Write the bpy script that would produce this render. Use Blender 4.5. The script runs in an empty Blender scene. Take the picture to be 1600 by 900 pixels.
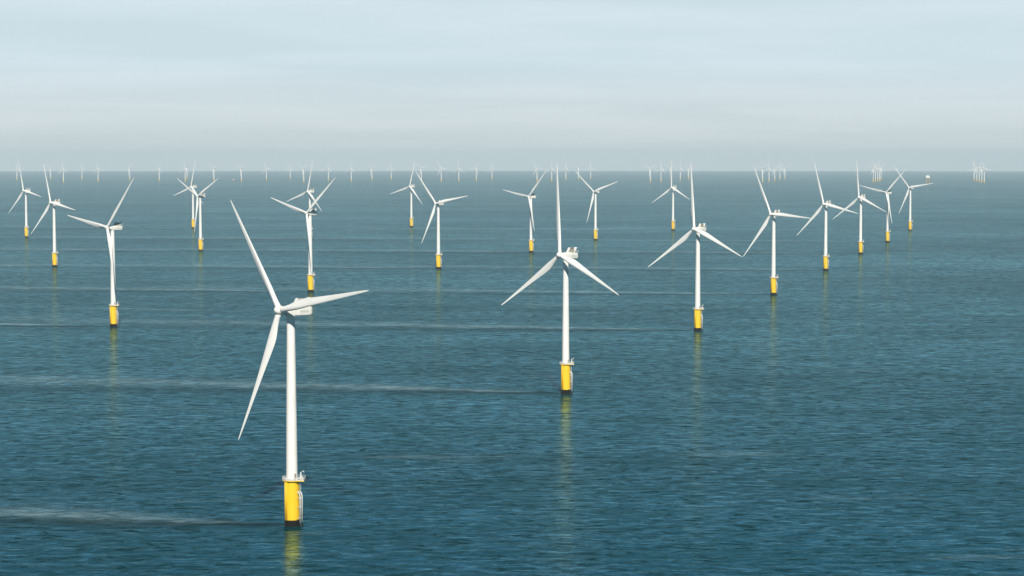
import bpy, bmesh, math, random
from mathutils import Matrix, Vector

sc = bpy.context.scene
R_EARTH = 7.4e6            # earth radius with mean refraction
CAM_H = 153.76
PITCH = math.radians(3.5758)
F_PX = 3270.0              # focal length in pixels of the 1600 px wide photograph

# ------------------------------------------------------------------ camera
cam_d = bpy.data.cameras.new('camera')
cam_d.sensor_width = 36.0
cam_d.lens = F_PX / 1600.0 * 36.0
cam_d.clip_start = 1.0
cam_d.clip_end = 200000.0
cam = bpy.data.objects.new('camera', cam_d)
sc.collection.objects.link(cam)
cam.location = (0, 0, CAM_H)
cam.rotation_euler = (math.radians(90) - PITCH, 0, 0)
sc.camera = cam

# ------------------------------------------------------------------ sky, sun, exposure
SUN_EL = math.radians(37)
SUN_AZ = math.radians(174)     # compass bearing with north = +Y: behind the camera, slightly left
SKY_STRENGTH = 0.10
world = bpy.data.worlds.new('World')
sc.world = world
world.use_nodes = True
nt = world.node_tree
nt.nodes.clear()


def N(tree, kind, **kw):
    n = tree.nodes.new(kind)
    for k, v in kw.items():
        setattr(n, k, v)
    return n


def L(tree, a, b):
    tree.links.new(a, b)


def math_node(tree, op, a, b=None, c=None, clamp=False):
    n = tree.nodes.new('ShaderNodeMath')
    n.operation = op
    n.use_clamp = clamp
    for i, v in enumerate((a, b, c)):
        if v is None:
            continue
        if isinstance(v, (int, float)):
            n.inputs[i].default_value = v
        else:
            tree.links.new(v, n.inputs[i])
    return n.outputs[0]


def mix_col(tree, fac, a, b, blend='MIX'):
    n = tree.nodes.new('ShaderNodeMix')
    n.data_type = 'RGBA'
    n.blend_type = blend
    for sock, v in ((n.inputs[0], fac), (n.inputs[6], a), (n.inputs[7], b)):
        if isinstance(v, (int, float)):
            sock.default_value = v
        elif isinstance(v, tuple):
            sock.default_value = v if len(v) == 4 else (*v, 1)
        else:
            tree.links.new(v, sock)
    return n.outputs[2]


sky = N(nt, 'ShaderNodeTexSky')
sky.sky_type = 'NISHITA'
sky.sun_disc = False
sky.sun_elevation = SUN_EL
sky.sun_rotation = SUN_AZ
sky.altitude = 100
sky.air_density = 0.9
sky.dust_density = 0.5
sky.ozone_density = 2.0
tc = N(nt, 'ShaderNodeTexCoord')
sep = N(nt, 'ShaderNodeSeparateXYZ')
L(nt, tc.outputs['Generated'], sep.inputs[0])
# thin high cloud: the view direction is projected on a flat cloud layer far up
zc = math_node(nt, 'ADD', math_node(nt, 'MAXIMUM', sep.outputs[2], 0.0), 0.09)
cx = math_node(nt, 'DIVIDE', sep.outputs[0], zc)
cy = math_node(nt, 'DIVIDE', sep.outputs[1], zc)
cxyz = N(nt, 'ShaderNodeCombineXYZ')
L(nt, cx, cxyz.inputs[0])
L(nt, cy, cxyz.inputs[1])
mp = N(nt, 'ShaderNodeMapping')
mp.inputs['Rotation'].default_value = (0, 0, math.radians(-14))
mp.inputs['Scale'].default_value = (0.55, 1.0, 1)
mp.inputs['Location'].default_value = (3.1, 1.7, 0)
L(nt, cxyz.outputs[0], mp.inputs[0])
cn = N(nt, 'ShaderNodeTexNoise')
cn.inputs['Scale'].default_value = 1.0
cn.inputs['Detail'].default_value = 5
cn.inputs['Roughness'].default_value = 0.5
cn.inputs['Distortion'].default_value = 0.4
L(nt, mp.outputs[0], cn.inputs['Vector'])
ramp = N(nt, 'ShaderNodeMapRange')
ramp.interpolation_type = 'SMOOTHSTEP'
ramp.inputs['From Min'].default_value = 0.34
ramp.inputs['From Max'].default_value = 0.62
ramp.inputs['To Min'].default_value = 0.89
ramp.inputs['To Max'].default_value = 0.99
L(nt, cn.outputs[0], ramp.inputs['Value'])
clear = mix_col(nt, 1.0, sky.outputs[0], (0.002, 0.25, 0.34), 'MULTIPLY')
hz_ = N(nt, 'ShaderNodeMapRange')
hz_.inputs['From Min'].default_value = 0.0
hz_.inputs['From Max'].default_value = 0.045
L(nt, sep.outputs[2], hz_.inputs['Value'])
veil_col = mix_col(nt, hz_.outputs[0], (6.7, 7.1, 7.05), (6.5, 7.65, 8.25))
# the veil lies low over the horizon; the sky above it is clear
low = N(nt, 'ShaderNodeMapRange')
low.interpolation_type = 'SMOOTHSTEP'
low.inputs['From Min'].default_value = 0.07
low.inputs['From Max'].default_value = 0.115
low.inputs['To Min'].default_value = 1.0
low.inputs['To Max'].default_value = 0.0
L(nt, sep.outputs[2], low.inputs['Value'])
veil = mix_col(nt, math_node(nt, 'MULTIPLY', ramp.outputs[0], low.outputs[0]), clear, veil_col)
bg = N(nt, 'ShaderNodeBackground')
bg.inputs['Strength'].default_value = SKY_STRENGTH
L(nt, veil, bg.inputs['Color'])
wo = N(nt, 'ShaderNodeOutputWorld')
L(nt, bg.outputs[0], wo.inputs['Surface'])

sun_d = bpy.data.lights.new('sun', 'SUN')
sun_d.energy = 5.0
sun_d.angle = math.radians(0.53)
sun_d.color = (1.0, 0.93, 0.81)
sun = bpy.data.objects.new('sun', sun_d)
sc.collection.objects.link(sun)
sdir = Vector((math.sin(SUN_AZ) * math.cos(SUN_EL), math.cos(SUN_AZ) * math.cos(SUN_EL), math.sin(SUN_EL)))
sun.rotation_euler = sdir.to_track_quat('Z', 'Y').to_euler()
sun.location = sdir * 500

sc.view_settings.view_transform = 'Standard'
sc.view_settings.look = 'None'
sc.view_settings.gamma = 1.0
sc.view_settings.exposure = 0.08
sc.view_settings.use_curve_mapping = False
sc.cycles.use_denoising = True
sc.cycles.max_bounces = 6
sc.cycles.diffuse_bounces = 2
sc.cycles.glossy_bounces = 3
sc.cycles.volume_bounces = 2
sc.cycles.caustics_reflective = False
sc.cycles.caustics_refractive = False


# ------------------------------------------------------------------ helpers
def sea_z(x, y):
    return -(x * x + y * y) / (2 * R_EARTH)


def link(o, parent=None):
    sc.collection.objects.link(o)
    if parent is not None:
        o.parent = parent
    return o


class MB:
    """collects shapes for one mesh"""

    def __init__(self):
        self.v = []
        self.f = []
        self.mi = []
        self.sm = []

    def add(self, verts, faces, mat=0, smooth=True):
        o = len(self.v)
        self.v += [tuple(p) for p in verts]
        self.f += [tuple(i + o for i in f) for f in faces]
        self.mi += [mat] * len(faces)
        self.sm += [smooth] * len(faces)

    def lathe(self, prof, seg=32, mat=0, centre=(0, 0, 0), smooth=True, cap=True):
        vs = []
        for r, z in prof:
            for k in range(seg):
                a = 2 * math.pi * k / seg
                vs.append((centre[0] + r * math.cos(a), centre[1] + r * math.sin(a), centre[2] + z))
        fs = []
        for i in range(len(prof) - 1):
            for k in range(seg):
                k2 = (k + 1) % seg
                fs.append((i * seg + k, i * seg + k2, (i + 1) * seg + k2, (i + 1) * seg + k))
        self.add(vs, fs, mat, smooth)
        if cap:
            n = len(prof)
            self.add(vs[:seg], [tuple(reversed(range(seg)))], mat, False)
            self.add(vs[(n - 1) * seg:], [tuple(range(seg))], mat, False)

    def box(self, lo, hi, mat=0, m=None):
        vs = [Vector((x, y, z)) for x in (lo[0], hi[0]) for y in (lo[1], hi[1]) for z in (lo[2], hi[2])]
        if m is not None:
            vs = [m @ p for p in vs]
        self.add(vs, [(0, 1, 3, 2), (4, 6, 7, 5), (0, 4, 5, 1), (2, 3, 7, 6), (0, 2, 6, 4), (1, 5, 7, 3)], mat, False)

    def tube(self, pts, r, seg=8, mat=0, closed=False):
        pts = [Vector(p) for p in pts]
        n = len(pts)
        vs = []
        for i, p in enumerate(pts):
            a = pts[(i - 1) % n] if (closed or i > 0) else p
            b = pts[(i + 1) % n] if (closed or i < n - 1) else p
            d = (b - a).normalized()
            ref = Vector((0, 0, 1)) if abs(d.z) < 0.9 else Vector((1, 0, 0))
            s = d.cross(ref).normalized()
            t = s.cross(d).normalized()
            for k in range(seg):
                an = 2 * math.pi * k / seg
                vs.append(p + s * (r * math.cos(an)) + t * (r * math.sin(an)))
        fs = []
        for i in range(n if closed else n - 1):
            j = (i + 1) % n
            for k in range(seg):
                k2 = (k + 1) % seg
                fs.append((i * seg + k, i * seg + k2, j * seg + k2, j * seg + k))
        if not closed:
            fs.append(tuple(reversed(range(seg))))
            fs.append(tuple((n - 1) * seg + k for k in range(seg)))
        self.add(vs, fs, mat, True)

    def mesh(self, name, mats):
        me = bpy.data.meshes.new(name)
        me.from_pydata(self.v, [], self.f)
        for m in mats:
            me.materials.append(m)
        me.polygons.foreach_set('material_index', self.mi)
        me.polygons.foreach_set('use_smooth', self.sm)
        bm = bmesh.new()
        bm.from_mesh(me)
        bmesh.ops.recalc_face_normals(bm, faces=bm.faces)
        bm.to_mesh(me)
        bm.free()
        me.update()
        return me


def tag(o, label=None, cat=None, group=None, kind=None):
    if label:
        o['label'] = label
    if cat:
        o['category'] = cat
    if group:
        o['group'] = group
    if kind:
        o['kind'] = kind
    return o


# ------------------------------------------------------------------ materials
def principled(name, col, rough=0.5, spec=0.5, metal=0.0):
    m = bpy.data.materials.new(name)
    m.use_nodes = True
    b = m.node_tree.nodes['Principled BSDF']
    b.inputs['Base Color'].default_value = (*col, 1)
    b.inputs['Roughness'].default_value = rough
    b.inputs['Specular IOR Level'].default_value = spec
    b.inputs['Metallic'].default_value = metal
    return m


def weathered(name, col, col2, scale, rough, lo=0.45, hi=0.75, stretch=(1, 1, 0.15)):
    """paint with vertical weather streaks of a second colour"""
    m = principled(name, col, rough)
    t = m.node_tree
    b = t.nodes['Principled BSDF']
    c = N(t, 'ShaderNodeTexCoord')
    p = N(t, 'ShaderNodeMapping')
    p.inputs['Scale'].default_value = stretch
    L(t, c.outputs['Object'], p.inputs[0])
    n = N(t, 'ShaderNodeTexNoise')
    n.inputs['Scale'].default_value = scale
    n.inputs['Detail'].default_value = 6
    L(t, p.outputs[0], n.inputs['Vector'])
    r = N(t, 'ShaderNodeMapRange')
    r.inputs['From Min'].default_value = lo
    r.inputs['From Max'].default_value = hi
    L(t, n.outputs[0], r.inputs['Value'])
    L(t, mix_col(t, r.outputs[0], col, col2), b.inputs['Base Color'])
    return m


M_white = weathered('tower_paint', (0.86, 0.86, 0.84), (0.76, 0.76, 0.72), 0.7, 0.42)
M_blade = weathered('blade_gelcoat', (0.87, 0.87, 0.86), (0.79, 0.79, 0.77), 0.35, 0.38, 0.5, 0.8, (1, 1, 0.3))
M_nacelle = weathered('nacelle_paint', (0.86, 0.86, 0.82), (0.76, 0.76, 0.70), 0.6, 0.45)
M_rail = principled('galvanised_rail', (0.66, 0.67, 0.66), 0.5)
M_deck = principled('grey_grating', (0.42, 0.42, 0.40), 0.7)
M_dark = principled('dark_cooler', (0.03, 0.032, 0.035), 0.6)
M_beige = principled('beige_panel', (0.36, 0.33, 0.27), 0.6)
M_growth = weathered('marine_growth', (0.006, 0.006, 0.006), (0.016, 0.016, 0.012), 1.5, 0.95, 0.4, 0.8, (1, 1, 1))
M_growth.node_tree.nodes['Principled BSDF'].inputs['Specular IOR Level'].default_value = 0.1
M_door = principled('grey_door_paint', (0.30, 0.27, 0.22), 0.6)
M_letter = principled('faded_lettering', (0.30, 0.36, 0.33), 0.6)


def yellow_material():
    m = principled('yellow_paint', (0.78, 0.50, 0.03), 0.45)
    t = m.node_tree
    b = t.nodes['Principled BSDF']
    c = N(t, 'ShaderNodeTexCoord')
    s = N(t, 'ShaderNodeSeparateXYZ')
    L(t, c.outputs['Object'], s.inputs[0])
    p = N(t, 'ShaderNodeMapping')
    p.inputs['Scale'].default_value = (1.1, 1.1, 0.12)
    L(t, c.outputs['Object'], p.inputs[0])
    n = N(t, 'ShaderNodeTexNoise')
    n.inputs['Scale'].default_value = 1.3
    n.inputs['Detail'].default_value = 6
    L(t, p.outputs[0], n.inputs['Vector'])
    # rust and splash dirt creeping up from the water, ragged edge
    h = math_node(t, 'ADD', math_node(t, 'MULTIPLY', s.outputs[2], -0.16),
                  math_node(t, 'MULTIPLY', n.outputs[0], 1.5))
    r = N(t, 'ShaderNodeMapRange')
    r.inputs['From Min'].default_value = 0.25
    r.inputs['From Max'].default_value = 0.75
    r.inputs['To Max'].default_value = 0.6
    L(t, h, r.inputs['Value'])
    r2 = N(t, 'ShaderNodeMapRange')
    r2.inputs['From Min'].default_value = 0.5
    r2.inputs['From Max'].default_value = 0.75
    r2.inputs['To Max'].default_value = 0.35
    L(t, n.outputs[0], r2.inputs['Value'])
    a = mix_col(t, r2.outputs[0], (0.93, 0.585, 0.016), (0.76, 0.42, 0.015))
    L(t, mix_col(t, r.outputs[0], a, (0.22, 0.14, 0.03)), b.inputs['Base Color'])
    return m


M_yellow = yellow_material()

# ------------------------------------------------------------------ turbine table
# x, y of the foundation (m), nacelle yaw, blade phase, coning (degrees), label
MAIN = [
    (-939, 4046, 38.8, -18.6, 0.5, 'leftmost of the white turbines near enough to show a yellow base'),
    (-646, 2953, 39.8, -20.2, 0.5, 'second white turbine from the left edge, its base level with a thin dark wake'),
    (-363, 1901, 42.5, 39.6, 1.6, 'large white turbine at far left, one blade hanging down its tower, another up right'),
    (-698, 4582, 39.8, 9.8, 0.4, 'smaller rear turbine of the overlapping pair at left, upright blade reaching the sky'),
    (-514, 3452, 40.0, -60.5, 1.0, 'nearer turbine of the overlapping pair at left, blade crossing the one behind'),
    (-92, 868, 46.7, -40.4, 0.4, 'closest and largest white turbine, yellow base at the bottom of the picture'),
    (-231, 2395, 38.0, 46.7, 1.2, 'turbine above the right blade of the closest one, blades raised in a wide V'),
    (-382, 3958, 41.4, 9.9, 0.8, 'turbine hidden up to its top behind the tower of a nearer one'),
    (-224, 4660, 39.0, 12.5, 0.8, 'small turbine left of centre with blade tips crossing a bigger neighbour at right'),
    (-102, 2898, 37.6, -40.8, 0.7, 'mid-distance turbine left of centre, one blade pointing right and one down left'),
    (31, 3406, 44.0, -79.5, 0.4, 'turbine just left of the central one, seen edge-on with a blade down its tower'),
    (35, 1360, 43.7, -6.3, 0.8, 'big central turbine with a blade straight up, second closest of all'),
    (156, 3911, 38.6, -49.4, 0.4, 'small turbine right of the central one, blades forming a leaning Y'),
    (343, 4458, 41.8, -4.2, 0.8, 'small distant turbine with an upright blade, beside a taller turbine at its right'),
    (165, 1856, 41.4, -6.9, 0.8, 'third closest turbine, right of centre, blade straight up and dark helideck'),
    (293, 2342, 44.2, -26.2, 1.6, 'turbine right of the third closest, one blade nearly level to the right'),
    (428, 2854, 42.5, -18.0, 0.7, 'white turbine in the right row whose level blade crosses the next tower'),
    (558, 3349, 44.3, -7.6, 1.0, 'right row turbine with upright blade, third from the row end'),
    (685, 3817, 43.6, 42.5, 0.0, 'right row turbine second from the far end, blade raised across its neighbour'),
    (843, 4432, 40.3, -40.0, 0.3, 'last turbine of the right row, farthest right of those with a yellow base'),
]

# ------------------------------------------------------------------ sea
WAKE_DIR = math.radians(180 - 3)


def build_sea():
    rings = [0.0, 60, 150]
    r = 250.0
    while r < 4000:
        rings.append(r)
        r *= 1.06
    while r < 66000:
        rings.append(r)
        r += max(250, r * 0.03)
    seg = 540
    vs = [(0, 0, 0)]
    for rr in rings[1:]:
        for k in range(seg):
            a = 2 * math.pi * k / seg
            vs.append((rr * math.cos(a), rr * math.sin(a), -rr * rr / (2 * R_EARTH)))
    fs = [(0, 1 + k, 1 + (k + 1) % seg) for k in range(seg)]
    for i in range(len(rings) - 2):
        for k in range(seg):
            k2 = (k + 1) % seg
            a, b = 1 + i * seg, 1 + (i + 1) * seg
            fs.append((a + k, b + k, b + k2, a + k2))
    mb = MB()
    mb.add(vs, fs)
    o = link(bpy.data.objects.new('sea', mb.mesh('sea', [sea_material()])))
    tag(o, kind='structure', label='rippled teal open sea with tidal wakes trailing left from the turbine bases')


def wake_group():
    """one tidal wake: a choppy dark core line and a paler turbid band on its far side"""
    g = bpy.data.node_groups.new('wake', 'ShaderNodeTree')
    for n in ('u', 'v', 'wob', 'u0', 'v0', 'dark_in', 'pale_in'):
        g.interface.new_socket(n, in_out='INPUT', socket_type='NodeSocketFloat')
    for n in ('dark', 'pale'):
        g.interface.new_socket(n, in_out='OUTPUT', socket_type='NodeSocketFloat')
    gi = g.nodes.new('NodeGroupInput')
    go = g.nodes.new('NodeGroupOutput')
    I = gi.outputs
    du = math_node(g, 'SUBTRACT', I['u'], I['u0'])
    dv = math_node(g, 'SUBTRACT', I['v'], I['v0'])
    dv = math_node(g, 'MULTIPLY_ADD', I['wob'], math_node(g, 'MULTIPLY', du, 1 / 150.0, clamp=True), dv)
    dp = math_node(g, 'MAXIMUM', du, 0.0)
    start = math_node(g, 'MULTIPLY', du, 0.25, clamp=True)      # starts softly at the pile
    grow = math_node(g, 'DIVIDE', dp, math_node(g, 'MULTIPLY_ADD', dp, 1 / 600.0, 1.0))
    fade_d = math_node(g, 'POWER', 2.718, math_node(g, 'MULTIPLY', dp, -1 / 300.0))
    fade_p = math_node(g, 'POWER', 2.718, math_node(g, 'MULTIPLY', dp, -1 / 520.0))
    grow_p = math_node(g, 'MULTIPLY', du, 1 / 70.0, clamp=True)
    wd = math_node(g, 'MULTIPLY_ADD', grow, 0.12, 3.0)
    wp = math_node(g, 'MULTIPLY_ADD', grow, 0.095, 1.5)
    q = math_node(g, 'DIVIDE', math_node(g, 'SUBTRACT', dv, math_node(g, 'MULTIPLY', grow, 0.045)), wd)
    dark = math_node(g, 'DIVIDE', 1.0, math_node(g, 'ADD', math_node(g, 'POWER', math_node(g, 'ABSOLUTE', q), 3.0), 1.0))
    q2 = math_node(g, 'DIVIDE', math_node(g, 'SUBTRACT', dv, math_node(g, 'MULTIPLY', grow, 0.27)), wp)
    pale = math_node(g, 'DIVIDE', 1.0, math_node(g, 'ADD', math_node(g, 'POWER', math_node(g, 'ABSOLUTE', q2), 3.0), 1.0))
    d = math_node(g, 'MULTIPLY', math_node(g, 'MULTIPLY', dark, start), fade_d)
    p = math_node(g, 'MULTIPLY', math_node(g, 'MULTIPLY', pale, grow_p), fade_p)
    g.links.new(math_node(g, 'MAXIMUM', d, I['dark_in']), go.inputs['dark'])
    g.links.new(math_node(g, 'MAXIMUM', p, I['pale_in']), go.inputs['pale'])
    return g


def sea_material():
    m = bpy.data.materials.new('sea_water')
    m.use_nodes = True
    t = m.node_tree
    b = t.nodes['Principled BSDF']
    geo = N(t, 'ShaderNodeNewGeometry')
    P = geo.outputs['Position']

    def noise(scale, detail, rough, sx=1.0, sy=1.0, rot=0.0, dist=0.0, loc=(0, 0, 0)):
        p = N(t, 'ShaderNodeMapping')
        p.inputs['Scale'].default_value = (sx, sy, 1)
        p.inputs['Rotation'].default_value = (0, 0, rot)
        p.inputs['Location'].default_value = loc
        L(t, P, p.inputs[0])
        n = N(t, 'ShaderNodeTexNoise')
        n.inputs['Scale'].default_value = scale
        n.inputs['Detail'].default_value = detail
        n.inputs['Roughness'].default_value = rough
        n.inputs['Distortion'].default_value = dist
        L(t, p.outputs[0], n.inputs['Vector'])
        return n.outputs[0]

    sep = N(t, 'ShaderNodeSeparateXYZ')
    L(t, P, sep.inputs[0])
    cu, su = math.cos(WAKE_DIR), math.sin(WAKE_DIR)
    wob = math_node(t, 'MULTIPLY', math_node(t, 'SUBTRACT', noise(0.011, 3, 0.55), 0.5), 34.0)
    wob2 = math_node(t, 'MULTIPLY', math_node(t, 'SUBTRACT', noise(0.05, 5, 0.7), 0.5), 30.0)
    u = math_node(t, 'ADD', math_node(t, 'MULTIPLY', sep.outputs[0], cu), math_node(t, 'MULTIPLY', sep.outputs[1], su))
    v_ = math_node(t, 'ADD', math_node(t, 'MULTIPLY', sep.outputs[0], -su), math_node(t, 'MULTIPLY', sep.outputs[1], cu))
    v_ = math_node(t, 'MULTIPLY', v_, -1.0)      # v grows away from the camera
    v = v_
    wob = math_node(t, 'ADD', wob, wob2)
    g = wake_group()
    dark = pale = None
    for (x, y, *_r) in MAIN:
        n = N(t, 'ShaderNodeGroup')
        n.node_tree = g
        L(t, u, n.inputs['u'])
        L(t, v, n.inputs['v'])
        L(t, wob, n.inputs['wob'])
        n.inputs['u0'].default_value = x * cu + y * su
        n.inputs['v0'].default_value = x * su - y * cu
        if dark is None:
            n.inputs['dark_in'].default_value = 0
            n.inputs['pale_in'].default_value = 0
        else:
            L(t, dark, n.inputs['dark_in'])
            L(t, pale, n.inputs['pale_in'])
        dark, pale = n.outputs['dark'], n.outputs['pale']
    # streaky break-up of the pale band
    br = N(t, 'ShaderNodeMapRange')
    br.inputs['From Min'].default_value = 0.42
    br.inputs['From Max'].default_value = 0.58
    L(t, noise(0.04, 5, 0.7, 0.8, 1.6), br.inputs['Value'])
    pale = math_node(t, 'MULTIPLY', pale, math_node(t, 'MULTIPLY_ADD', br.outputs[0], 0.65, 0.35))
    fine = N(t, 'ShaderNodeMapRange')
    fine.inputs['From Min'].default_value = 0.45
    fine.inputs['From Max'].default_value = 0.57
    L(t, noise(0.2, 5, 0.7, 0.4, 1.1, 0.0, 0.8, (5, 9, 0)), fine.inputs['Value'])
    pale = math_node(t, 'MULTIPLY', pale, math_node(t, 'MULTIPLY_ADD', fine.outputs[0], 0.65, 0.35))
    dark = math_node(t, 'MULTIPLY', dark, math_node(t, 'MULTIPLY_ADD', fine.outputs[0], -0.35, 1.0))
    # scattered short slicks away from the turbines
    sl = N(t, 'ShaderNodeMapRange')
    sl.inputs['From Min'].default_value = 0.63
    sl.inputs['From Max'].default_value = 0.72
    sl.inputs['To Max'].default_value = 0.28
    L(t, noise(0.0075, 4, 0.6, 0.5, 1.9, 0.05, 0.5, (90, 40, 0)), sl.inputs['Value'])
    pale = math_node(t, 'MAXIMUM', pale, math_node(t, 'MULTIPLY', sl.outputs[0], math_node(t, 'MULTIPLY_ADD', fine.outputs[0], 0.6, 0.4)))
    # broad wind patches
    patch = N(t, 'ShaderNodeMapRange')
    patch.inputs['From Min'].default_value = 0.35
    patch.inputs['From Max'].default_value = 0.65
    L(t, noise(0.0022, 4, 0.55, 0.6, 1.0, 0.2), patch.inputs['Value'])

    # colour of the water body
    body = mix_col(t, patch.outputs[0], (0.0, 0.043, 0.052), (0.0, 0.060, 0.074))
    body = mix_col(t, math_node(t, 'MULTIPLY', dark, 0.85), body, (0.0, 0.014, 0.020))
    body = mix_col(t, math_node(t, 'MULTIPLY', pale, 0.9), body, (0.42, 0.55, 0.56))
    rg = math_node(t, 'MULTIPLY_ADD', dark, 0.08, 0.10)
    # gust streaks and wakes change how steep the ripples are, so how much sky the water gives back
    gust = N(t, 'ShaderNodeMapRange')
    gust.inputs['From Min'].default_value = 0.36
    gust.inputs['From Max'].default_value = 0.64
    L(t, noise(0.016, 5, 0.62, 0.55, 1.5, 0.1, 0.3, (31, 11, 0)), gust.inputs['Value'])
    refl = math_node(t, 'ADD', math_node(t, 'MULTIPLY_ADD', gust.outputs[0], 0.45, 0.74),
                     math_node(t, 'MULTIPLY', patch.outputs[0], 0.38))
    chop = N(t, 'ShaderNodeMapRange')
    chop.inputs['From Min'].default_value = 0.37
    chop.inputs['From Max'].default_value = 0.63
    chop.inputs['To Min'].default_value = 0.08
    chop.inputs['To Max'].default_value = 1.95
    L(t, noise(0.19, 6, 0.74, 0.5, 1.0, 0.05, 0.8, (3, 77, 0)), chop.inputs['Value'])
    refl = math_node(t, 'MULTIPLY', refl, chop.outputs[0])
    body = mix_col(t, math_node(t, 'MULTIPLY', math_node(t, 'SUBTRACT', 1.0, chop.outputs[0], None, True), 0.55), body, (0.0, 0.012, 0.018))
    refl = math_node(t, 'MULTIPLY', refl, math_node(t, 'MULTIPLY_ADD', dark, -0.9, 1.0))
    refl = math_node(t, 'MULTIPLY', refl, math_node(t, 'MULTIPLY_ADD', pale, 0.5, 1.0))
    # waves
    w1 = noise(0.085, 4, 0.62, 0.75, 1.25, 0.12, 0.3)
    w2 = noise(0.32, 5, 0.65, 0.7, 1.3, -0.08, 0.2, (7, 3, 0))
    hgt = math_node(t, 'ADD', math_node(t, 'MULTIPLY', w1, 0.62), math_node(t, 'MULTIPLY', w2, 0.16))
    bp = N(t, 'ShaderNodeBump')
    bp.inputs['Distance'].default_value = 1.0
    st = math_node(t, 'ADD', math_node(t, 'MULTIPLY_ADD', patch.outputs[0], -0.12, 0.85),
                   math_node(t, 'MULTIPLY', dark, 0.3))
    L(t, st, bp.inputs['Strength'])
    L(t, hgt, bp.inputs['Height'])
    # water body (light scattered back out of the turbid water) under a Fresnel surface
    df = N(t, 'ShaderNodeBsdfDiffuse')
    gl = N(t, 'ShaderNodeBsdfGlossy')
    L(t, body, df.inputs['Color'])
    gl.inputs['Color'].default_value = (0.55, 0.90, 1, 1)
    L(t, rg, gl.inputs['Roughness'])
    L(t, bp.outputs[0], df.inputs['Normal'])
    L(t, bp.outputs[0], gl.inputs['Normal'])
    fr = N(t, 'ShaderNodeFresnel')
    fr.inputs['IOR'].default_value = 1.333
    L(t, bp.outputs[0], fr.inputs['Normal'])
    mx = N(t, 'ShaderNodeMixShader')
    L(t, math_node(t, 'MULTIPLY', math_node(t, 'DIVIDE', fr.outputs[0], math_node(t, 'MULTIPLY_ADD', fr.outputs[0], 3.9, 0.12)), refl, None, True), mx.inputs[0])
    L(t, df.outputs[0], mx.inputs[1])
    L(t, gl.outputs[0], mx.inputs[2])
    t.nodes.remove(b)
    L(t, mx.outputs[0], t.nodes['Material Output'].inputs['Surface'])
    return m


build_sea()


# ------------------------------------------------------------------ haze
def build_haze():
    m = bpy.data.materials.new('sea_haze')
    m.use_nodes = True
    t = m.node_tree
    t.nodes.clear()
    o = N(t, 'ShaderNodeOutputMaterial')
    v = N(t, 'ShaderNodeVolumePrincipled')
    v.inputs['Color'].default_value = (0.74, 0.845, 0.93, 1)
    v.inputs['Density'].default_value = HAZE
    v.inputs['Anisotropy'].default_value = -0.13
    L(t, v.outputs[0], o.inputs['Volume'])
    mb = MB()
    mb.box((-62000, -62000, -330), (62000, 62000, 320))
    ob = link(bpy.data.objects.new('haze', mb.mesh('haze', [m])))
    tag(ob, kind='stuff', label='pale even sea haze between the camera and the horizon')


HAZE = 3.6e-5
build_haze()

# ------------------------------------------------------------------ turbine meshes
HUB_H = 90.0
ROTOR_R = 59.4
TILT = math.radians(5.93)
OVERHANG = 5.81
PLAT_Z = 19.4


def mesh_tower():
    mb = MB()
    prof = []
    z0, z1 = PLAT_Z + 0.2, 87.6
    n = 12
    for i in range(n + 1):
        f = i / n
        prof.append((2.42 + (1.68 - 2.42) * f ** 1.15, z0 + (z1 - z0) * f))
    mb.lathe(prof, 40)
    for z in (42.0, 65.0):          # flange seams
        f = (z - z0) / (z1 - z0)
        r = 2.42 + (1.68 - 2.42) * f ** 1.15
        mb.lathe([(r + 0.02, z - 0.12), (r + 0.05, z - 0.1), (r + 0.05, z + 0.1), (r + 0.02, z + 0.12)], 40, cap=False)
    mb.lathe([(2.75, z0 - 0.1), (2.75, z0 + 0.25), (2.45, z0 + 0.3)], 40)
    return mb.mesh('tower', [M_white])


def mesh_tower_door():
    mb = MB()
    a = math.radians(-48)
    m = Matrix.Rotation(a, 4, 'Z') @ Matrix.Translation((2.36, 0, 0))
    mb.box((-0.1, -0.5, PLAT_Z + 0.5), (0.12, 0.5, PLAT_Z + 2.7), 0, m)
    mb.box((-0.1, -0.62, PLAT_Z + 0.38), (0.06, 0.62, PLAT_Z + 2.85), 1, m)
    return mb.mesh('door', [M_door, M_white])


def mesh_transition():
    mb = MB()
    mb.lathe([(3.1, 2.4), (3.1, 2.5), (3.1, 15.48), (3.1, 15.5), (3.16, 15.51), (3.16, 15.53), (3.16, 15.83), (3.16, 15.85), (3.1, 15.86), (3.1, 15.9), (3.1, PLAT_Z - 0.25)], 48)
    return mb.mesh('transition_piece', [M_yellow])


def mesh_band():
    mb = MB()
    mb.lathe([(3.16, -6), (3.22, 0.0), (3.3, 0.9), (3.26, 1.9), (3.16, 2.6), (3.0, 2.66)], 48)
    return mb.mesh('splash_band', [M_growth])


def mesh_jtube():
    mb = MB()
    for a in (-122, -137):
        c, s = math.cos(math.radians(a)), math.sin(math.radians(a))
        mb.tube([(3.55 * c, 3.55 * s, 2.6), (3.55 * c, 3.55 * s, PLAT_Z - 0.3)], 0.24)
        mb.tube([(3.55 * c, 3.55 * s, -3), (3.55 * c, 3.55 * s, 2.58)], 0.27, 8, 1)
        for z in (5, 9.5, 14):
            mb.tube([(3.0 * c, 3.0 * s, z), (3.55 * c, 3.55 * s, z)], 0.16)
    return mb.mesh('cable_tube', [M_yellow, M_growth])


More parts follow.
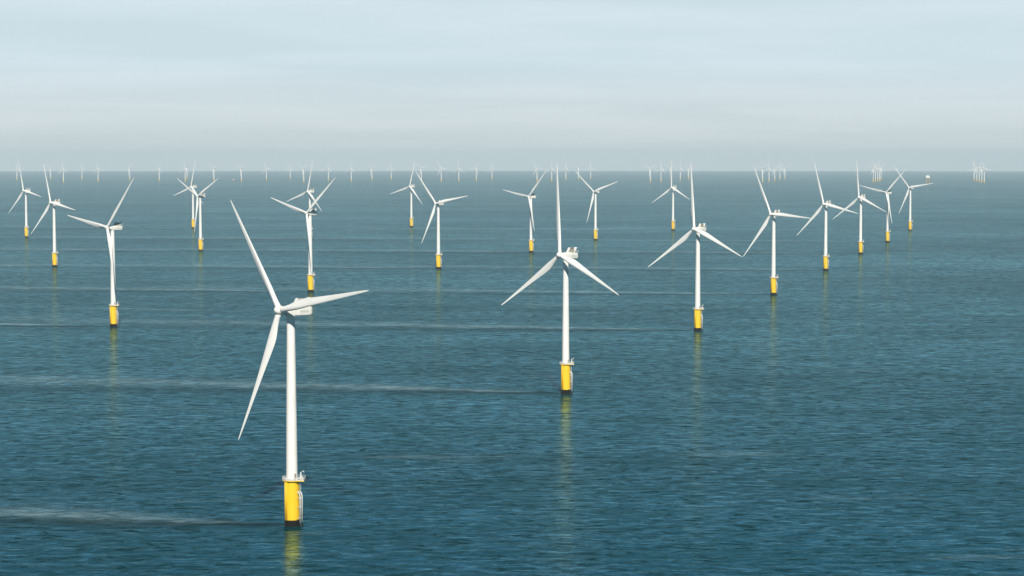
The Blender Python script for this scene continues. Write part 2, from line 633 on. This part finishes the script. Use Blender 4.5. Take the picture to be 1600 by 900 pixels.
def mesh_landing():
    mb = MB()
    base = math.radians(-22)
    m = Matrix.Rotation(base, 4, 'Z')
    for s in (-0.95, 0.95):
        pts = [m @ Vector(p) for p in ((3.0, s, 14.6), (4.0, s, 13.6), (4.25, s, 12.6), (4.25, s, 1.6))]
        mb.tube(pts, 0.25)
        mb.tube([m @ Vector((4.25, s, 1.58)), m @ Vector((4.25, s, -2))], 0.28, 8, 1)
        for z in (3.4, 8.0, 11.8):
            mb.tube([m @ Vector((3.0, s, z)), m @ Vector((4.25, s, z))], 0.15)
    z = 0.6
    while z < 13.6:
        mb.tube([m @ Vector((3.95, -0.4, z)), m @ Vector((3.95, 0.4, z))], 0.035, 5)
        z += 0.45
    for s in (-0.4, 0.4):
        mb.tube([m @ Vector((3.95, s, -0.5)), m @ Vector((3.95, s, PLAT_Z - 0.2))], 0.06, 6)
    return mb.mesh('boat_landing', [M_rail, M_growth])


# platform outline: a ring deck with a lay-down area at the right
def plat_outline(r=4.05):
    pts = []
    for k in range(40):
        a = 2 * math.pi * k / 40
        x, y = r * math.cos(a), r * math.sin(a)
        if x > 0 and abs(y) < 3.3:
            x = max(x, 5.4)
        pts.append((x, y))
    return pts


def mesh_platform():
    mb = MB()
    o = plat_outline()
    n = len(o)
    vs = [(x, y, PLAT_Z - 0.35) for x, y in o] + [(x, y, PLAT_Z) for x, y in o]
    fs = [(k, (k + 1) % n, n + (k + 1) % n, n + k) for k in range(n)]
    fs += [tuple(range(n, 2 * n)), tuple(reversed(range(n)))]
    mb.add(vs, fs[:n], 1, False)
    mb.add(vs, fs[n:], 0, False)
    mb.lathe([(3.14, PLAT_Z - 0.75), (3.4, PLAT_Z - 0.36)], 32, 1, cap=False)
    return mb.mesh('platform', [M_deck, M_yellow])


def mesh_railing():
    mb = MB()
    o = plat_outline(3.98)
    for z, r in ((0.3, 0.05), (0.62, 0.05), (0.95, 0.05), (1.28, 0.075)):
        mb.tube([(x, y, PLAT_Z + z) for x, y in o], r, 6, 0, closed=True)
    for k in range(0, 40):
        x, y = o[k]
        mb.tube([(x, y, PLAT_Z), (x, y, PLAT_Z + 1.3)], 0.05, 5)
    n = len(o)
    vs = [(x, y, PLAT_Z + 0.01) for x, y in o] + [(x, y, PLAT_Z + 0.28) for x, y in o]
    mb.add(vs, [(k, (k + 1) % n, n + (k + 1) % n, n + k) for k in range(n)], 0, False)
    return mb.mesh('railing', [M_rail])


def mesh_crane():
    mb = MB()
    mb.lathe([(0.28, 0), (0.28, 3.2), (0.2, 3.3)], 12, 0, (3.9, -1.6, PLAT_Z))
    mb.tube([(3.9, -1.6, PLAT_Z + 3.1), (4.6, -2.1, PLAT_Z + 3.7), (5.3, -2.5, PLAT_Z + 3.9)], 0.16)
    mb.box((3.5, -1.3, PLAT_Z + 0.01), (4.6, 0.3, PLAT_Z + 1.5))
    mb.tube([(5.3, -2.5, PLAT_Z + 3.9), (5.3, -2.5, PLAT_Z + 2.4)], 0.05, 6)
    return mb.mesh('davit_crane', [M_rail])


def rounded_ring(w, h, r, n=6):
    """rounded rectangle in the x/z plane"""
    pts = []
    for cx_, cz_, a0 in ((w - r, h - r, 0), (-w + r, h - r, 90), (-w + r, -h + r, 180), (w - r, -h + r, 270)):
        for i in range(n + 1):
            a = math.radians(a0 + 90 * i / n)
            pts.append((cx_ + r * math.cos(a), cz_ + r * math.sin(a)))
    return pts


# nacelle frame: origin on the rotor axis above the tower, upwind = -Y
def mesh_nacelle():
    mb = MB()
    secs = [(-3.55, 1.35, 1.35, 1.3), (-3.3, 1.6, 1.6, 1.5), (-2.2, 1.85, 1.95, 1.3), (-0.5, 1.98, 2.08, 0.9),
            (2, 2.0, 2.1, 0.7), (8.8, 1.95, 2.0, 0.7), (9.8, 1.8, 1.85, 0.8), (10.3, 1.4, 1.45, 0.8)]
    rings = [[(x, y, z) for x, z in rounded_ring(w, h, r)] for y, w, h, r in secs]
    n = len(rings[0])
    vs = [p for rg in rings for p in rg]
    fs = []
    for i in range(len(rings) - 1):
        for k in range(n):
            k2 = (k + 1) % n
            fs.append((i * n + k, i * n + k2, (i + 1) * n + k2, (i + 1) * n + k))
    fs.append(tuple(range(n)))
    fs.append(tuple((len(rings) - 1) * n + k for k in range(n)))
    mb.add(vs, fs, 0, True)
    mb.lathe([(1.78, -2.6), (1.95, -2.4), (1.95, -1.7)], 32, 0)      # yaw collar over the tower
    mb.box((-1.2, 2.2, 2.0), (1.2, 4.0, 2.35))
    return mb.mesh('nacelle', [M_nacelle])


def mesh_hoist():
    mb = MB()
    # deck of the hoist platform with two outward leaning end screens and railings
    mb.box((-1.9, 5.6, 2.14), (1.9, 10.2, 2.3), 0)

    def screen(y0, z0, y1, z1, w, th=0.12):
        vs = []
        for y, z in ((y0, z0), (y0 + th, z0), (y1 + th, z1), (y1, z1)):
            vs += [(-w, y, z), (w, y, z)]
        mb.add(vs, [(0, 1, 3, 2), (2, 3, 5, 4), (4, 5, 7, 6), (6, 7, 1, 0), (0, 2, 4, 6), (1, 7, 5, 3)], 0, False)
    screen(1.3, 2.05, 3.2, 5.3, 1.0)
    screen(7.0, 2.3, 9.4, 5.6, 1.35)
    for s in (-1.9, 1.9):
        o = s * 1.12
        mb.tube([(s, 7.0, 3.4), (s, 10.2, 3.4)], 0.07, 6)
        for k in range(5):
            y = 7.0 + 0.8 * k
            mb.tube([(s, y, 2.3), (s, y, 3.4)], 0.05, 5)
    mb.tube([(-1.9, 10.2, 3.4), (1.9, 10.2, 3.4)], 0.07, 6)
    return mb.mesh('hoist_platform', [M_rail_white])


M_rail_white = principled('white_screen', (0.76, 0.76, 0.74), 0.5)


def mesh_cooler():
    mb = MB()
    mb.box((-1.3, 3.6, 2.06), (1.3, 6.6, 4.45), 1)
    mb.box((-1.25, 3.8, 4.45), (1.25, 6.4, 4.7), 0)
    mb.box((-0.5, 4.4, 4.7), (0.5, 5.6, 5.3), 1)
    return mb.mesh('cooler', [M_dark, M_beige])


def mesh_hub():
    mb = MB()
    # spinner, axis along -Y; origin at the blade crossing
    prof = [(1.45, 2.3), (1.75, 1.9), (1.9, 1.0), (1.92, 0.0), (1.82, -0.9), (1.5, -1.7), (1.0, -2.25), (0.45, -2.5), (0.02, -2.56)]
    seg = 36
    vs = []
    for r, y in prof:
        for k in range(seg):
            a = 2 * math.pi * k / seg
            vs.append((r * math.cos(a), y, r * math.sin(a)))
    fs = []
    for i in range(len(prof) - 1):
        for k in range(seg):
            k2 = (k + 1) % seg
            fs.append((i * seg + k, i * seg + k2, (i + 1) * seg + k2, (i + 1) * seg + k))
    fs.append(tuple(range(seg)))
    mb.add(vs, fs, 0, True)
    mb.sm[-1] = False
    return mb.mesh('hub', [M_nacelle])


def mesh_blade():
    st = [(1.3, 2.45, 0, 16), (2.6, 2.45, 0, 16), (4.0, 2.5, 0.08, 15), (6.5, 2.85, 0.35, 14), (9.0, 3.5, 0.65, 13),
          (11.5, 4.05, 0.85, 12), (13.5, 4.2, 0.95, 11), (17, 4.0, 1, 9), (22, 3.5, 1, 7), (28, 2.95, 1, 5), (34, 2.45, 1, 3.5),
          (40, 2.0, 1, 2), (46, 1.6, 1, 1), (51, 1.25, 1, 0), (55, 0.95, 1, -0.5), (57.6, 0.7, 1, -1), (58.8, 0.42, 1, -1),
          (59.35, 0.12, 1, -1)]
    n = 24
    rings = []
    for r, c, f, tw in st:
        tc_ = 1.0 * (1 - f) + f * (0.36 if r < 16 else 0.36 - 0.2 * min(1, (r - 16) / 25))
        ring = []
        axis = 0.5 * (1 - f) + 0.30 * f
        tr = math.radians(tw)
        pre = -1.0 * (r / 59.4) ** 2.4
        for k in range(n):
            a = 2 * math.pi * k / n
            xc = 0.5 * (1 - math.cos(a))             # 0 at the leading edge
            circ = 0.5 * math.sin(a)
            foil = math.copysign(1, math.sin(a)) * 0.5 * (2.97 * math.sqrt(max(xc, 0)) - 1.26 * xc - 3.52 * xc ** 2 + 2.84 * xc ** 3 - 1.03 * xc ** 4)
            yy = (circ * (1 - f) + foil * f) * tc_ * c
            if f > 0 and yy > 0:
                yy *= 0.8
            xx = (axis - xc) * c
            # twist: leading edge (+x) turns upwind (-y)
            ring.append((xx * math.cos(tr) + yy * math.sin(tr), -xx * math.sin(tr) + yy * math.cos(tr) + pre, r))
        rings.append(ring)
    vs = [p for rg in rings for p in rg]
    fs = []
    for i in range(len(rings) - 1):
        for k in range(n):
            k2 = (k + 1) % n
            fs.append((i * n + k, i * n + k2, (i + 1) * n + k2, (i + 1) * n + k))
    fs.append(tuple(range(n)))
    fs.append(tuple((len(rings) - 1) * n + k for k in range(n)))
    mb = MB()
    mb.add(vs, fs, 0, True)
    return mb.mesh('blade', [M_blade])


def mesh_lettering():
    cu = bpy.data.curves.new('lettering', 'FONT')
    cu.body = 'SIEMENS'
    cu.size = 1.15
    cu.extrude = 0.01
    cu.align_x = 'CENTER'
    o = bpy.data.objects.new('lettering', cu)
    sc.collection.objects.link(o)
    bpy.context.view_layer.update()
    me = bpy.data.meshes.new_from_object(o.evaluated_get(bpy.context.evaluated_depsgraph_get()))
    bpy.data.objects.remove(o)
    # reads from the right-hand (+X) side of the nacelle
    m = Matrix.Translation((2.012, 5.6, -0.55)) @ Matrix.Rotation(math.radians(90), 4, 'Z') @ Matrix.Rotation(math.radians(90), 4, 'X')
    me.transform(m)
    me.materials.clear()
    me.materials.append(M_letter)
    me.name = 'lettering'
    return me


ME = dict(tower=mesh_tower(), door=mesh_tower_door(), tp=mesh_transition(), band=mesh_band(), jtube=mesh_jtube(),
          landing=mesh_landing(), platform=mesh_platform(), railing=mesh_railing(), crane=mesh_crane(),
          nacelle=mesh_nacelle(), hoist=mesh_hoist(), cooler=mesh_cooler(), hub=mesh_hub(), blade=mesh_blade(),
          lettering=mesh_lettering())


def part(name, me, parent):
    return link(bpy.data.objects.new(name, me), parent)


def turbine(x, y, yaw, phase, cone, label, group, level=3):
    """level 3: all sub-parts, level 1: a few pixels wide"""
    root = bpy.data.objects.new('wind_turbine', None)
    root.empty_display_size = 5
    link(root)
    root.location = (x, y, sea_z(x, y))
    tag(root, label, 'wind turbine', group)
    tw = part('tower', ME['tower'], root)
    tp = part('transition_piece', ME['tp'], root)
    part('splash_band', ME['band'], tp)
    pf = part('platform', ME['platform'], root)
    if level >= 2:
        part('door', ME['door'], tw)
        part('cable_tube', ME['jtube'], tp)
        part('boat_landing', ME['landing'], tp)
        part('railing', ME['railing'], pf)
        part('davit_crane', ME['crane'], pf)
    A = Matrix.Rotation(-math.radians(yaw), 4, 'Z') @ Matrix.Translation((0, 0, 0))
    T = Matrix.Translation((0, 0, HUB_H)) @ A
    na = part('nacelle', ME['nacelle'], root)
    na.matrix_local = T @ Matrix.Rotation(-TILT * 0.35, 4, 'X')
    if level >= 2:
        part('hoist_platform', ME['hoist'], na)
        part('cooler', ME['cooler'], na)
        if level >= 3:
            part('lettering', ME['lettering'], na)
    H = T @ Matrix.Rotation(-TILT, 4, 'X') @ Matrix.Translation((0, -OVERHANG, 0))
    hb = part('hub', ME['hub'], root)
    hb.matrix_local = H
    for k in range(3):
        bl = part('blade', ME['blade'], root)
        bl.matrix_local = H @ Matrix.Rotation(math.radians(phase + 120 * k), 4, 'Y') @ Matrix.Rotation(math.radians(cone), 4, 'X')
        if level == 1:
            bl.scale = (1.5, 1.5, 1.0)
    if level == 1:
        tw.scale = (1.3, 1.3, 1.0)
    return root


for x, y, yaw, ph, cone, label in MAIN:
    turbine(x, y, yaw, ph, cone, label, 'large white turbines with yellow bases', 3 if y < 2000 else 2)


# ------------------------------------------------------------------ far turbines on the horizon
def at_sea(px, py):
    """point of the sea surface seen at a pixel of the photograph"""
    a = math.atan2(px - 800, F_PX)
    dep = PITCH + math.atan((py - 450) / F_PX)
    # depression dep = h/d + d/2R  (nearer root)
    A_, B_, C_ = 1 / (2 * R_EARTH), -math.tan(dep), CAM_H
    disc = max(B_ * B_ - 4 * A_ * C_, 0)
    d = (-B_ - math.sqrt(disc)) / (2 * A_)
    return d * math.tan(a), d


ORD = ['first', 'second', 'third', 'fourth', 'fifth', 'sixth', 'seventh', 'eighth', 'ninth', 'tenth']
FAR = [
    # (pixel x, pixel y of the base, phase, label)
    (27.5, 281.6, 5, 'tiny far turbine at the left edge, behind the upright blade of the leftmost near one'),
    (80.3, 280.4, 58, 'tiny far turbine just right of the second near turbine\'s raised blade'),
    (100, 285.6, -5, 'first tiny far turbine of three between the second and the third near turbine'),
    (129, 280.6, 8, 'middle tiny far turbine of three between the second and the third near turbine'),
    (154.2, 284, -10, 'last tiny far turbine of three, left of the third near turbine\'s raised blade'),
    (203.5, 282, 60, 'tiny far turbine touching the tip of the third near turbine\'s raised blade'),
    (249.5, 283, 8, 'lone tiny far turbine in the gap left of the overlapping pair of near turbines'),
    (290, 284.2, 2, 'nearer of two tiny far turbines just left of the overlapping pair\'s upright blade'),
    (293.2, 279.6, 50, 'farther of two tiny far turbines just left of the overlapping pair\'s upright blade'),
    (335, 284, 60, 'tiny far turbine right of the overlapping near pair, two blades raised like a T'),
    (377.8, 284, -62, 'tiny far turbine right of the small pinkish vessel'),
    (416.8, 282, -20, 'tiny far turbine midway between the closest turbine\'s raised blade and the next near tower'),
    (454, 280.3, 0, 'tiny far turbine, faint, second left of the near turbine hidden behind another'),
    (475, 285.6, 58, 'tiny far turbine with raised arms just left of the hidden near turbine\'s blade'),
    (513.5, 283, 6, 'first tiny far turbine right of the hidden near turbine\'s blade'),
    (549.3, 284, 4, 'second of the tiny far turbines right of the hidden near turbine'),
    (581.4, 282.2, -55, 'third of the tiny far turbines right of the hidden near turbine, arrow shaped'),
    (611.6, 280.6, -4, 'fourth of the tiny far turbines right of the hidden near turbine'),
    (658.7, 284, -50, 'tiny far turbine between two crossing near blade tips left of centre'),
    (689.6, 284, -30, 'first of four tiny far turbines in the open gap left of centre'),
    (717, 284, 0, 'second of four tiny far turbines in the open gap left of centre'),
    (744.3, 283, 30, 'third of four tiny far turbines in the open gap left of centre'),
    (768.9, 280.8, -8, 'last of four tiny far turbines in the open gap left of centre'),
    (839, 284.4, -32, 'tiny far turbine above the edge-on near turbine\'s raised blade'),
    (862, 284, 2, 'tiny far turbine just left of the central turbine\'s upright blade'),
    (884, 282, 2, 'tiny far turbine just right of the central turbine\'s upright blade'),
    (904, 281, 55, 'tiny far turbine behind the raised left blade of the small leaning Y turbine'),
    (922.8, 280.4, 0, 'tiny far turbine between the blades of the small leaning Y turbine'),
    (1016, 285.5, 62, 'leftmost tiny far turbine of the five around two near upright blades'),
    (1032.5, 284.6, 2, 'second tiny far turbine of the five around two near upright blades'),
    (1048, 283, 62, 'tiny far turbine almost hidden behind the small near turbine\'s upright blade'),
    (1062.5, 281.8, 5, 'tiny far turbine between two near upright blades, fourth of five'),
    (1075.5, 280.8, 57, 'faint tiny far turbine touching the left side of the third closest turbine\'s blade'),
    (1191, 285.4, 55, 'first and nearest of a slanting row of five tiny far turbines right of centre'),
    (1201, 284.4, 0, 'second of a slanting row of five tiny far turbines right of centre'),
    (1210, 283.6, -50, 'third of a slanting row of five tiny far turbines right of centre'),
    (1218, 281.5, 3, 'fourth of a slanting row of five tiny far turbines right of centre'),
    (1225.8, 280.6, -55, 'last and farthest of a slanting row of five tiny far turbines right of centre'),
    (1363.6, 285.2, 50, 'leftmost tower of the tight far cluster left of the last near turbines'),
    (1367, 284.6, -20, 'second tower of the tight far cluster left of the last near turbines'),
    (1370.6, 283.8, 10, 'third tower of the tight far cluster left of the last near turbines'),
    (1373.4, 283.0, -5, 'fourth tower of the tight far cluster left of the last near turbines'),
    (1375.6, 282.4, 40, 'rightmost tower of the tight far cluster left of the last near turbines'),
    (1537, 286.4, -20, 'rightmost and nearest tower of the far cluster near the right edge'),
    (1533, 285.6, 50, 'second tower from the right in the far cluster near the right edge'),
    (1529, 284.8, 20, 'middle tower of the far cluster near the right edge'),
    (1525, 283.6, -40, 'second tower from the left in the far cluster near the right edge'),
    (1521, 282.8, 5, 'leftmost and farthest tower of the far cluster near the right edge'),
]
for i, (px, py, ph, label) in enumerate(FAR):
    x, y = at_sea(px, py)
    turbine(x, y, 41 + ((i * 37) % 9 - 4), ph, 0.6, label, 'tiny turbines along the horizon', 1)


# ------------------------------------------------------------------ offshore substation and vessel
def substation():
    x, y = at_sea(1448.5, 286.0)
    root = link(bpy.data.objects.new('offshore_substation', None))
    root.location = (x, y, sea_z(x, y))
    tag(root, 'small white boxy platform on a yellow lattice base, right of the last near turbine', 'offshore platform')
    M_jacket = principled('jacket_yellow', (0.62, 0.36, 0.06), 0.5)
    M_box = principled('topside_white', (0.80, 0.80, 0.80), 0.5)
    j = MB()
    H0 = 33.0
    leg = [(-10, -8), (10, -8), (10, 8), (-10, 8)]
    for a, b in leg:
        j.tube([(a * 1.25, b * 1.25, -4), (a, b, H0)], 0.9)
    for k in range(4):
        a, b = leg[k], leg[(k + 1) % 4]
        for z0, z1 in ((2, 17), (17, 32)):
            s0, s1 = 1.25 - 0.25 * (z0 + 4) / 37, 1.25 - 0.25 * (z1 + 4) / 37
            j.tube([(a[0] * s0, a[1] * s0, z0), (b[0] * s1, b[1] * s1, z1)], 0.5)
            j.tube([(b[0] * s0, b[1] * s0, z0), (a[0] * s1, a[1] * s1, z1)], 0.5)
            j.tube([(a[0] * s1, a[1] * s1, z1), (b[0] * s1, b[1] * s1, z1)], 0.45)
    part('jacket', j.mesh('jacket', [M_jacket]), root)
    t = MB()
    t.box((-14, -11, 33), (14, 11, 34.2))
    t.box((-13, -10, 34.2), (13, 10, 41), 0)
    t.box((-14, -11, 41), (14, 11, 42.0))
    t.box((-12, -10, 42.0), (9, 10, 49), 0)
    t.box((-13.5, -10.6, 49), (12, 10.6, 49.8))
    top = part('topside', t.mesh('topside', [M_box]), root)
    c = MB()
    c.lathe([(0.8, 0), (0.8, 6)], 10, 0, (9, 6, 49.8))
    c.tube([(9, 6, 55), (-8, 4, 58)], 0.5)
    part('crane', c.mesh('crane', [M_jacket]), top)


def vessel():
    x, y = at_sea(364, 281.6)
    root = link(bpy.data.objects.new('service_vessel', None))
    root.location = (x, y, sea_z(x, y))
    root.rotation_euler = (0, 0, math.radians(8))
    tag(root, 'small service vessel with red hull and white deckhouse far off at left', 'boat')
    h = MB()
    secs = [(-17, 3.6, 3.0), (-10, 4.2, 3.0), (0, 4.4, 3.0), (9, 4.0, 3.3), (15, 2.0, 4.0), (18, 0.2, 4.6)]
    vs = []
    for xx, w, top in secs:
        vs += [(xx, -w, top), (xx, -w * 0.7, -1), (xx, w * 0.7, -1), (xx, w, top)]
    fs = []
    for i in range(len(secs) - 1):
        for k in range(4):
            k2 = (k + 1) % 4
            fs.append((i * 4 + k, i * 4 + k2, (i + 1) * 4 + k2, (i + 1) * 4 + k))
    fs.append((0, 1, 2, 3))
    h.add(vs, fs, 0, False)
    part('hull', h.mesh('hull', [principled('hull_red', (0.55, 0.10, 0.07), 0.4)]), root)
    d = MB()
    d.box((1, -3.4, 3.2), (10, 3.4, 6.4))
    d.box((3, -3.0, 6.4), (9, 3.0, 9.2))
    d.box((8.9, -2.7, 7.2), (9.06, 2.7, 8.6), 1)
    dh = part('deckhouse', d.mesh('deckhouse', [M_rail_white, M_dark]), root)
    ms = MB()
    ms.lathe([(0.25, 0), (0.12, 7)], 8, 0, (4.5, 0, 9.2))
    part('mast', ms.mesh('mast', [M_rail_white]), dh)


substation()
vessel()
